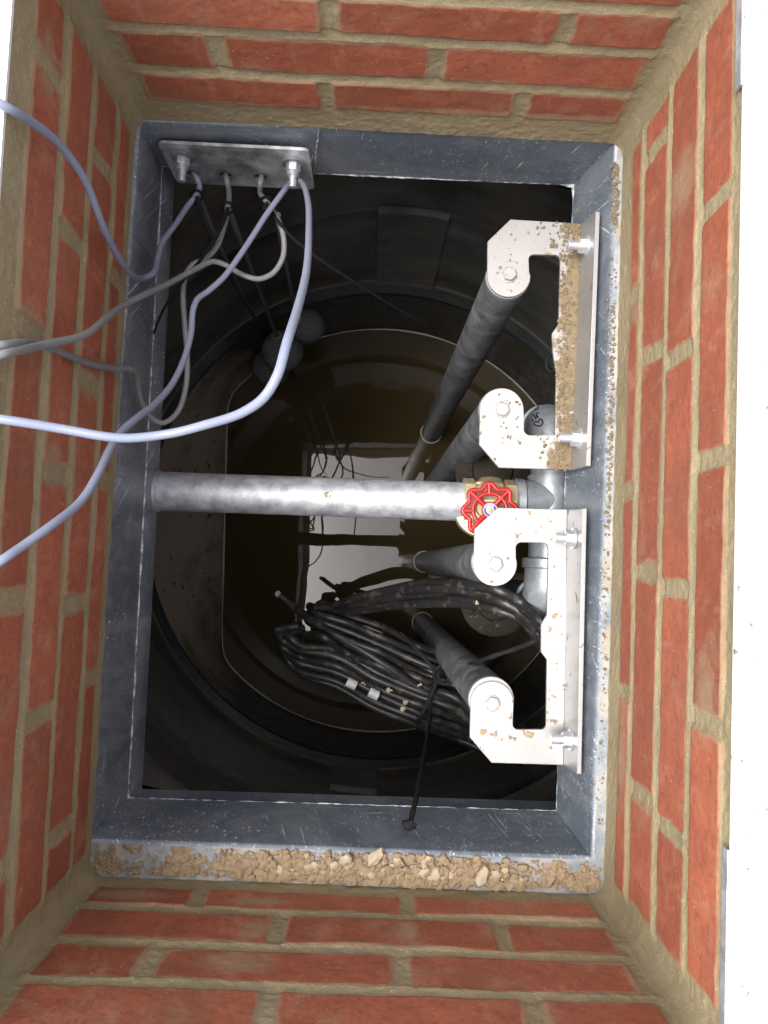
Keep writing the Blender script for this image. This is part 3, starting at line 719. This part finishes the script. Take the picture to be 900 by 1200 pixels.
# ================================================================== CABLE PLATE, CABLES, FLOATS
YPL = .5175
plc = [(193.8, 166.7), (362, 178), (365.5, 222), (207.8, 214.4)]
pw = [VY(x, y, YPL) for x, y in plc]
holes = [VY(x, y, YPL) for x, y in ((225.5, 204), (264.4, 206), (305.5, 208), (345.5, 211))]
pin = [VY(214, 183, YPL), VY(344, 190, YPL)]
zt_ = (pw[0].z+pw[1].z)/2; x0_ = min(pw[0].x, pw[3].x); x1_ = max(pw[1].x, pw[2].x); zb_ = (pw[2].z+pw[3].z)/2
cp = empty('cable_plate', (x0_, YPL, zb_), 'mottled galvanised plate with four cable holes bolted to the neck wall', 'plate')
def plate_with_holes(o, mat):
    # rounded plate with four through holes, cut by boolean-free bridging: rows of quads around each hole
    import bmesh
    bm = bmesh.new(); xs0, xs1, za, zb = x0_, x1_, zb_, zt_; r = .008
    outer = []
    for (cx, cz, a0) in ((xs1-r, zb-r, 0), (xs0+r, zb-r, 90), (xs0+r, za+r, 180), (xs1-r, za+r, 270)):
        outer += [(cx+r*math.cos(math.radians(a0+90*k/5)), cz+r*math.sin(math.radians(a0+90*k/5))) for k in range(6)]
    loops = [outer]+[[(h.x+.0095*math.cos(-2*PI*k/24), h.z+.0095*math.sin(-2*PI*k/24)) for k in range(24)] for h in holes]
    edges = []
    for l in loops:
        vs = [bm.verts.new((x, YPL, z)) for x, z in l]; edges += [bm.edges.new((vs[i], vs[(i+1) % len(vs)])) for i in range(len(vs))]
    bmesh.ops.triangle_fill(bm, edges=edges, use_beauty=True)
    g = bmesh.ops.extrude_face_region(bm, geom=bm.faces[:]); vs = [e for e in g['geom'] if isinstance(e, bmesh.types.BMVert)]
    bmesh.ops.translate(bm, verts=vs, vec=(0, .004, 0)); bmesh.ops.recalc_face_normals(bm, faces=bm.faces)
    me = bpy.data.meshes.new('plate'); bm.to_mesh(me); bm.free(); me.materials.append(mat)
    ob = bpy.data.objects.new('plate', me); COL.objects.link(ob); ob.parent = o; ob.matrix_parent_inverse = o.matrix_world.inverted()
    return ob
plate_with_holes(cp, M['plate'])
for p in pin:
    mb = MB(); mb.cyl(p+Vector((0, .02, 0)), p-Vector((0, .033, .003)), .0052, n=16); B = mb.build('bolt', M['bolt'], cp)
    mb = MB(); mb.cyl(p, p-Vector((0, .003, 0)), .0150, n=28); mb.build('washer', M['rail'], B)
    mb = MB(); mb.cyl(p-Vector((0, .003, 0)), p-Vector((0, .013, 0)), .0098, n=6); mb.cyl(p-Vector((0, .013, 0)), p-Vector((0, .019, 0)), .0080, n=18); mb.build('nut', M['bolt'], B, bevel=.0006)

def pt(s):
    if len(s) == 3: return V(*s)
    x, y, m, v = s
    return VX(x, y, v) if m == 'x' else VY(x, y, v)
def cable(specs, r, mat, label, group='cables looping out over the left wall', name='signal_cable', cat='cable'):
    mb = MB(); mb.tube(spline([pt(s) for s in specs]), r, 14)
    return tag(mb.build(name, mat, None, 60), label, cat, group)
RC = .0037
h1, h2, h3, h4 = [(225.5, 204), (264.4, 206), (305.5, 208), (345.5, 211)]
XW = XL
cable([(-90, 88, .636), (-30, 108, .636), (5, 124, .637), (40, 145, 'x', XW+.012), (72, 172, 'x', XW+.018), (100, 212, 'x', XW+.024), (122, 268, 'x', XW+.026), (148, 315, 'x', XW+.024),
       (168, 326, .985), (180, 320, 1.0), (185, 303, 1.02), (190, 285, 1.035), (207, 261, 1.055), (221, 240, 1.07), (230, 229, 1.075), (234, 219, 'y', .488), (231, 209, 'y', .496), (227, 204.5, 'y', .506), (*h1, 'y', .527)],
      RC, M['lav'], 'lavender cable running down the left wall from the white paving to the first plate hole')
cable([(*h4, 'y', .527), (348, 210.5, 'y', .505), (354, 214, 'y', .49), (361, 236, .97), (362, 270, .88), (359, 318, .76), (348, 364, .66), (336, 402, .61), (325, 440, .60), (310, 465, .605), (285, 483, .62), (240, 498, .65), (200, 508, .66), (150, 513.5, .655), (120, 511, .65), (75, 503, .645), (0, 491, .632), (-60, 484, .634), (-120, 470, .636)],
      RC, M['lav'], 'lavender cable bowing out in a wide near loop from the fourth plate hole')
cable([(*h4, 'y', .527), (343, 211.5, 'y', .508), (338, 217, 1.075), (328, 230, 1.06), (312, 252, 1.05), (296, 277, 1.04), (280, 301, 1.03), (262, 325, 1.02), (243, 342, 1.01), (231, 351, 1.0), (226, 365, .995), (224, 390, .985), (216, 420, .965), (203, 448, .935), (184, 471, .89), (160, 490, .84), (143, 505, .81), (130, 524, .78), (115, 555, .745), (95, 587, .715), (60, 616, .675), (25, 641, .65), (0, 658, .634), (-50, 690, .634), (-110, 722, .636)],
      RC, M['lav'], 'lavender cable kinking down across the left wall to the lower left edge')
cable([(-100, 440, .636), (-40, 426, .636), (0, 416, .632), (50, 404.5, .70), (100, 392, .77), (126, 371, .83), (150, 355, .89), (200, 331, .99), (232, 314, 1.035), (250, 306.5, 1.05), (265, 311, 1.055), (283, 321.5, 1.06), (303, 327, 1.065), (320, 320, 1.07), (331, 303, 1.07), (333, 285, 1.07), (329, 265, 1.07), (319, 246, 1.07), (311.5, 235.5, 1.07), (305, 226, 'y', .492), (305, 215, 'y', .497), (306.5, 209, 'y', .506), (*h3, 'y', .527)],
      RC*.98, M['greyc'], 'grey cable rising from the left edge to the third plate hole')
cable([(-100, 400, .636), (-40, 402, .636), (0, 404.5, .635), (36, 401.5, .70), (62, 409, .75), (100, 424.5, .84), (130, 431.5, .91), (150, 432, .95), (158, 434.5, .975), (160.5, 446, 1.0), (165, 468, 1.03), (179, 491, 1.065), (192, 495.5, 1.075), (208, 483, 1.08), (217.5, 455, 1.08), (219.5, 420, 1.075), (216.5, 380, 1.07), (214.5, 345, 1.065), (217, 324, 1.065), (226, 310, 1.065), (241, 303, 1.065), (254, 289, 1.07), (263, 264, 1.075), (267, 243, 1.075), (268.5, 226, 'y', .49), (266.5, 214, 'y', .497), (265, 207.5, 'y', .506), (*h2, 'y', .527)],
      RC*.98, M['greyc'], 'grey cable dipping in a hanging loop below the second plate hole')

# cable ties round the cables just below the plate, each with a long uncut tail
for (c, tail, lab) in (((230, 229, 1.075), [(230, 230, 1.07), (237, 250, 1.08), (248, 278, 1.09), (262, 310, 1.12), (285, 350, 1.2), (306, 384, 1.3)], 'black cable tie below the first plate hole, tail hanging toward the floats'),
                       ((267, 243, 1.075), [(267, 243, 1.065), (263, 258, 1.06), (252, 280, 1.055), (236, 303, 1.05), (210, 335, 1.05), (190, 366, 1.055), (180, 391, 1.06)], 'black cable tie below the second plate hole, tail bending left to the neck wall'),
                       ((312.5, 237, 1.07), [(312, 237, 1.065), (322, 254, 1.065), (338, 274, 1.07), (372, 302, 1.09), (425, 337, 1.14), (470, 364, 1.2), (500, 380, 1.25)], 'black cable tie below the third plate hole, tail pointing right across the tank')):
    c = V(*c); T = empty('cable_tie', c, lab, 'cable tie', 'black cable ties under the plate')
    mb = MB(); mb.tube([c+Vector((.0085*math.cos(a), .004*math.sin(a), .0075*math.sin(a))) for a in (2*PI*k/20 for k in range(20))], .0016, 8, True)
    mb.box(c+Vector((-.004, -.012, -.002)), c+Vector((.003, -.006, .004))); mb.build('band', M['tie'], T)
    mb = MB(); mb.tube(spline([V(*s) for s in tail]), lambda t: .0027-.0009*t, 8, flat=.6); mb.build('tail', M['tie'], T)

# float switches hanging on dirty cables
for (c, r, cab, lab) in (((361, 382, 2.08), 20.5, [(325, 252, 1.09), (329, 275, 1.2), (335, 310, 1.5), (346, 366, 2.0)], 'round dark float switch nearest the back wall, with a pale ring on top'),
                         ((331, 411, 2.14), 25, [(268, 246, 1.09), (285, 290, 1.35), (303, 338, 1.7), (322, 388, 2.08)], 'round dark float switch in the middle of the three, half behind the lavender loop'),
                         ((318, 430, 2.30), 23, [(233, 231, 1.09), (256, 285, 1.35), (283, 341, 1.8), (306, 396, 2.2)], 'dark float switch lowest and farthest left, touching the brown water side')):
    p = V(*c); R = r*c[2]/F; tilt = Vector((.12, -.15, 1)).normalized()
    T = empty('float_switch', p, lab, 'float switch', 'float switches hanging in the tank')
    mb = MB(); mb.lathe(p-tilt*.09, tilt, [(R*.25, 0), (R*.55, .012), (R*.8, .035), (R*.97, .065), (R, .08), (R*.985, .092), (R*.9, .1), (R*.6, .106), (R*.2, .108), (.0005, .108)], 40); fb = mb.build('float_body', M['flo'], T, 50)
    e = V(*cab[-1]); e = Vector((e.x, e.y, p.z+.018))
    mb = MB(); mb.tube([e+Vector((.0095*math.cos(a), .0095*math.sin(a), .004)) for a in (2*PI*k/20 for k in range(20))], .004, 8, True); mb.build('cable_gland', M['fcab'] if c[0] != 361 else M['greyc'], fb)
    mb = MB(); mb.tube(spline([V(*s) for s in cab[:-1]]+[e+Vector((0, 0, .03)), e-Vector((0, 0, .01))], .02), .0045, 10); mb.build('cable', M['fcab'], T)

# ================================================================== COIL OF BLACK PUMP CABLE
coil = empty('cable_coil', V(440, 770, 1.7), 'thick bundle of dirty black pump cables folded in hairpins over the water', 'cable coil')
RS = .0078
def jit(a): return random.uniform(-a, a)
def strand(px, r=RS):
    r = r*random.uniform(.88, 1.12); px = [(x+jit(1.0), y+jit(1.3), d+jit(.022)) for x, y, d in px]
    mb = MB(); mb.tube(spline([V(*p) for p in px], .012), r, 12); return mb.build('strand', M['blk'], coil, 60)
arch = lambda o, dz: [(640+o*.5, 757-o*.2, 1.17+dz), (630+o*.4, 737-o*.6, 1.17+dz), (612, 719-o*.9, 1.18+dz), (585, 705-o, 1.21+dz), (545, 698-o, 1.27+dz), (500, 697-o, 1.36+dz), (455, 702-o*.9, 1.46+dz), (415, 710-o*.7, 1.55+dz)]
# upper arch strands that fold at the left end and return through the bundle
for i, (o, ly, lx) in enumerate(((12, 707, 372), (6.5, 713, 367), (1, 717, 363), (-5, 722, 372), (-10, 727, 390))):
    k = i*.012
    strand(arch(o, .01*i)+[(390+i, 715-o*.5, 1.60+k), (lx+4, ly, 1.63+k), (lx-2, ly+7, 1.65+k), (lx+6, ly+16, 1.66+k), (400+i*2, 738+i*5, 1.66+k), (450, 755+i*8, 1.64+k), (500, 782+i*9, 1.62+k), (545, 812+i*8, 1.62+k), (590, 842+i*6, 1.62+k)])
# extra strands filling the upper bundle
for i, (a, b, c2, dd) in enumerate(((722, 728, 790, 1.60), (730, 737, 798, 1.59), (736, 746, 806, 1.60), (742, 755, 815, 1.61), (716, 720, 780, 1.64), (748, 764, 822, 1.58))):
    strand([(366+jit(4), a-6, dd+.05), (380, a, dd), (405, b+2+jit(2), dd), (445, b+18+jit(3), dd-.01), (490, b+39+jit(3), dd-.02), (530, c2-6, dd-.01), (560, c2+16, dd), (600, c2+40, dd)])
# lower group with its own hairpin end at the far left
for i, (y0_, y1_, y2_, dd) in enumerate(((741, 780, 812, 1.585), (750, 790, 822, 1.60), (757, 799, 831, 1.62), (764, 808, 839, 1.65), (736, 772, 805, 1.60), (769, 815, 846, 1.68))):
    strand([(352+jit(3), 733+i*1.2, dd+.03), (336+i, 735+i*2, dd+.02), (325+i*1.5, y0_-3, dd+.02), (331+i*2, y0_+9, dd), (352, y0_+21, dd), (395, y1_-10, dd-.005), (440, y1_+14, dd-.01), (490, y2_+4, dd-.01), (535, y2_+20, dd), (575, y2_+36, dd+.02), (615, y2_+50, dd+.04)])
s = strand([(328, 698, 1.66), (345, 712, 1.64), (365, 727, 1.63), (400, 748, 1.60), (445, 776, 1.57), (490, 806, 1.56), (540, 838, 1.58), (590, 866, 1.6)])
a, b = V(328, 698, 1.66), V(325, 695.5, 1.665); mb = MB(); mb.cyl(a, b, RS*.8, n=12); mb.build('cut_end', M['copper'], coil)
for (x, y, dd) in ((412, 801, 1.60), (438, 813, 1.58)):
    a, b = V(x-5.5, y-2.6, dd), V(x+5.5, y+2.6, dd); mb = MB(); mb.cyl(a, b, RS*1.25, n=20, caps=True); mb.build('tape_band', M['tape'], coil)
# cord that holds the bundle up
mb = MB()
cord = [(633, 748, 1.08), (625, 752, 1.085), (602, 761, 1.13), (575, 770, 1.16), (548, 780, 1.24), (528, 786, 1.38), (516, 790, 1.50), (508, 803, 1.54), (505, 818, 1.54), (504, 838, 1.50), (501, 862, 1.40), (496, 893, 1.24), (489, 930, 1.08), (483, 955, 1.02), (480, 968, 1.0)]
mb.tube(spline([V(*p) for p in cord], .01), lambda t: .0034+.0005*math.sin(t*190), 8)
kn = V(517, 790, 1.5)
for k in range(3):
    mb.tube([kn+Vector((.014*math.cos(a)+.004*k, .016*math.sin(a), .008*math.sin(a+k)+.01)) for a in (2*PI*j/18 for j in range(18))], .0032, 8, True)
mb.tube(spline([V(*p) for p in ((470, 742, 1.58), (492, 765, 1.535), (512, 792, 1.53), (505, 815, 1.53), (494, 838, 1.545), (488, 848, 1.6))], .01), .0036, 8)
mb.ico(V(480, 967, 1.0), .006, .3, 2, (1, 1.6, 1))
tag(mb.build('black_cord', M['rope'], None, 60), 'thin black cord tied around the cable bundle and hooked to the neck wall', 'cord')

# ================================================================== LOOSE DIRT
def scatter(mb, n, f, rmin, rmax, sub=1):
    for _ in range(n):
        p, k = f(); r = rmin+(rmax-rmin)*random.random()**4*k
        mb.ico((p.x, p.y, p.z+r*.35), r, .32, sub, (random.uniform(.8, 1.4), random.uniform(.7, 1.1), random.uniform(.5, .9)))
def jit2(a): return random.uniform(-a, a)
# caked soil on the bottom ledge: an uneven crust
mb = MB(); nx, ny = 520, 44; zf = Z(.9835)
gx, gy = np.meshgrid(np.linspace(XL+.004, XR-.006, nx), np.linspace(YB+.002, -.338, ny))
ed = (gy-(YB+.002))/(-.338-(YB+.002))
cell = np.abs(fbm(gx*75, gy*75, 83, 3)); hh = .013*(fbm(gx*34, gy*34, 71, 4)-.6*cell+.235+.24*np.exp(-((gx-.02)/.16)**2)-.55*np.abs(ed-.33)**1.3)+.0035*fbm(gx*190, gy*190, 77, 3)
hh = np.clip(hh, -.004, .02)
vs = [Vector((x, y, zf+h)) for x, y, h in zip(gx.ravel(), gy.ravel(), hh.ravel())]
mb.add(vs, [(j*nx+i, j*nx+i+1, (j+1)*nx+i+1, (j+1)*nx+i) for j in range(ny-1) for i in range(nx-1)])
def on_ledge():
    x = random.choice([random.gauss(-.02, .12), random.uniform(XL+.01, XR-.01), random.gauss(.06, .09)]); x = min(max(x, XL+.008), XR-.01)
    y = YB+.004+abs(random.gauss(0, .014)); y = min(y, -.34); k = 1.0 if -.12 < x < .2 else .45
    return Vector((x, y, zf+random.uniform(0, .003))), k
scatter(mb, 3600, on_ledge, .0006, .0062)
for cx in (XL+.016, XR-.016):
    scatter(mb, 160, lambda: (Vector((cx+jit2(.012), YB+.008+abs(random.gauss(0, .010)), zf+random.uniform(0, .002))), .5), .0008, .006)
tag(mb.build('mortar_crumbs', M['soil'], smooth=False), 'crumbled brown mortar lying along the bottom ledge', 'crumbs', kind='stuff')
mb = MB()
def pale():
    x = random.gauss(.04, .085); return Vector((min(max(x, -.2), .25), min(YB+.012+abs(random.gauss(0, .009)), -.342), zf+.003)), 1
scatter(mb, 260, pale, .0008, .0062, 1)
mb.ico(V(440, 1005, .975), .008, .2, 2, (1.5, .8, .7)); mb.ico(V(565, 1027, .972), .0075, .14, 2, (1.6, .9, .7)); mb.ico(V(407, 1008, .972), .007, .3, 2)
tag(mb.build('pale_crumbs', M['pale'], smooth=False), 'pale chunks of mortar among the brown crumbs on the bottom ledge', 'crumbs', kind='stuff')
mb = MB()
def side():
    y = random.choice([random.uniform(-.3, .5), random.uniform(.05, .33), random.uniform(.42, .5)])
    return Vector((XR-.0025-abs(random.gauss(0, .0045)), y, zf)), .6
scatter(mb, 1000, side, .0006, .0036)
tag(mb.build('ledge_dirt', M['dsoil'], smooth=False), 'line of brown dirt along the right ledge beneath the brick', 'dirt', kind='stuff')
# soil lying on the upper bracket
mb = MB()
def inside(poly, x, y):
    c = False; j = len(poly)-1
    for i in range(len(poly)):
        if (poly[i][1] > y) != (poly[j][1] > y) and x < (poly[j][0]-poly[i][0])*(y-poly[i][1])/(poly[j][1]-poly[i][1])+poly[i][0]: c = not c
        j = i
    return c
upw = [tuple(V(x, y, DP).xy) for x, y in up_poly]; lpw = [tuple(V(x, y, DP).xy) for x, y in lo_poly]
def on_up():
    while True:
        x = random.choice([random.gauss(.245, .012), random.uniform(.15, .27)]); y = random.uniform(.13, .475)
        if inside(upw, x, y) and (x > .235 or random.random() < .22+(.5 if y > .42 and x > .2 else 0)): return Vector((x, y, Z(DP))), 1 if x > .22 else .7
scatter(mb, 900, on_up, .0006, .0032)
tag(mb.build('bracket_soil', M['dsoil'], smooth=False), 'dry brown soil scattered over the upper bracket plate', 'soil', kind='stuff')
mb = MB()
def on_lo():
    while True:
        x = random.uniform(.15, .27); y = random.uniform(-.27, .09)
        if inside(lpw, x, y) and (x > .235 or random.random() < .15): return Vector((x, y, Z(DP))), .8
scatter(mb, 60, on_lo, .0006, .0028)
for x, y, k in ((566, 858, .006), (578, 862, .005), (620, 862, .007), (616, 859, .005), (622, 601, .003), (650, 722, .005), (645, 738, .004)):
    for _ in range(5): mb.ico(V(x+jit(3), y+jit(2.5), DP-.0005), k*random.uniform(.25, .55), .3, 1, (1, 1, .4))
tag(mb.build('bracket_crumbs', M['soil'], smooth=False), 'few small brown crumbs on the lower bracket plate', 'crumbs', kind='stuff')
# crumbs caught on the cable bundle
mb = MB()
for x, y, dd, k in ((457, 808, 1.565, .005), (475, 824, 1.555, .006), (471, 832, 1.56, .005), (492, 803, 1.55, .004), (426, 800, 1.58, .003), (560, 706, 1.24, .004)):
    for _ in range(4): mb.ico(V(x+jit(2), y+jit(2), dd-.012), k*random.uniform(.4, .9), .3, 1)
tag(mb.build('coil_crumbs', M['pale'], smooth=False), 'pale crumbs caught on the black cable bundle', 'crumbs', kind='stuff')
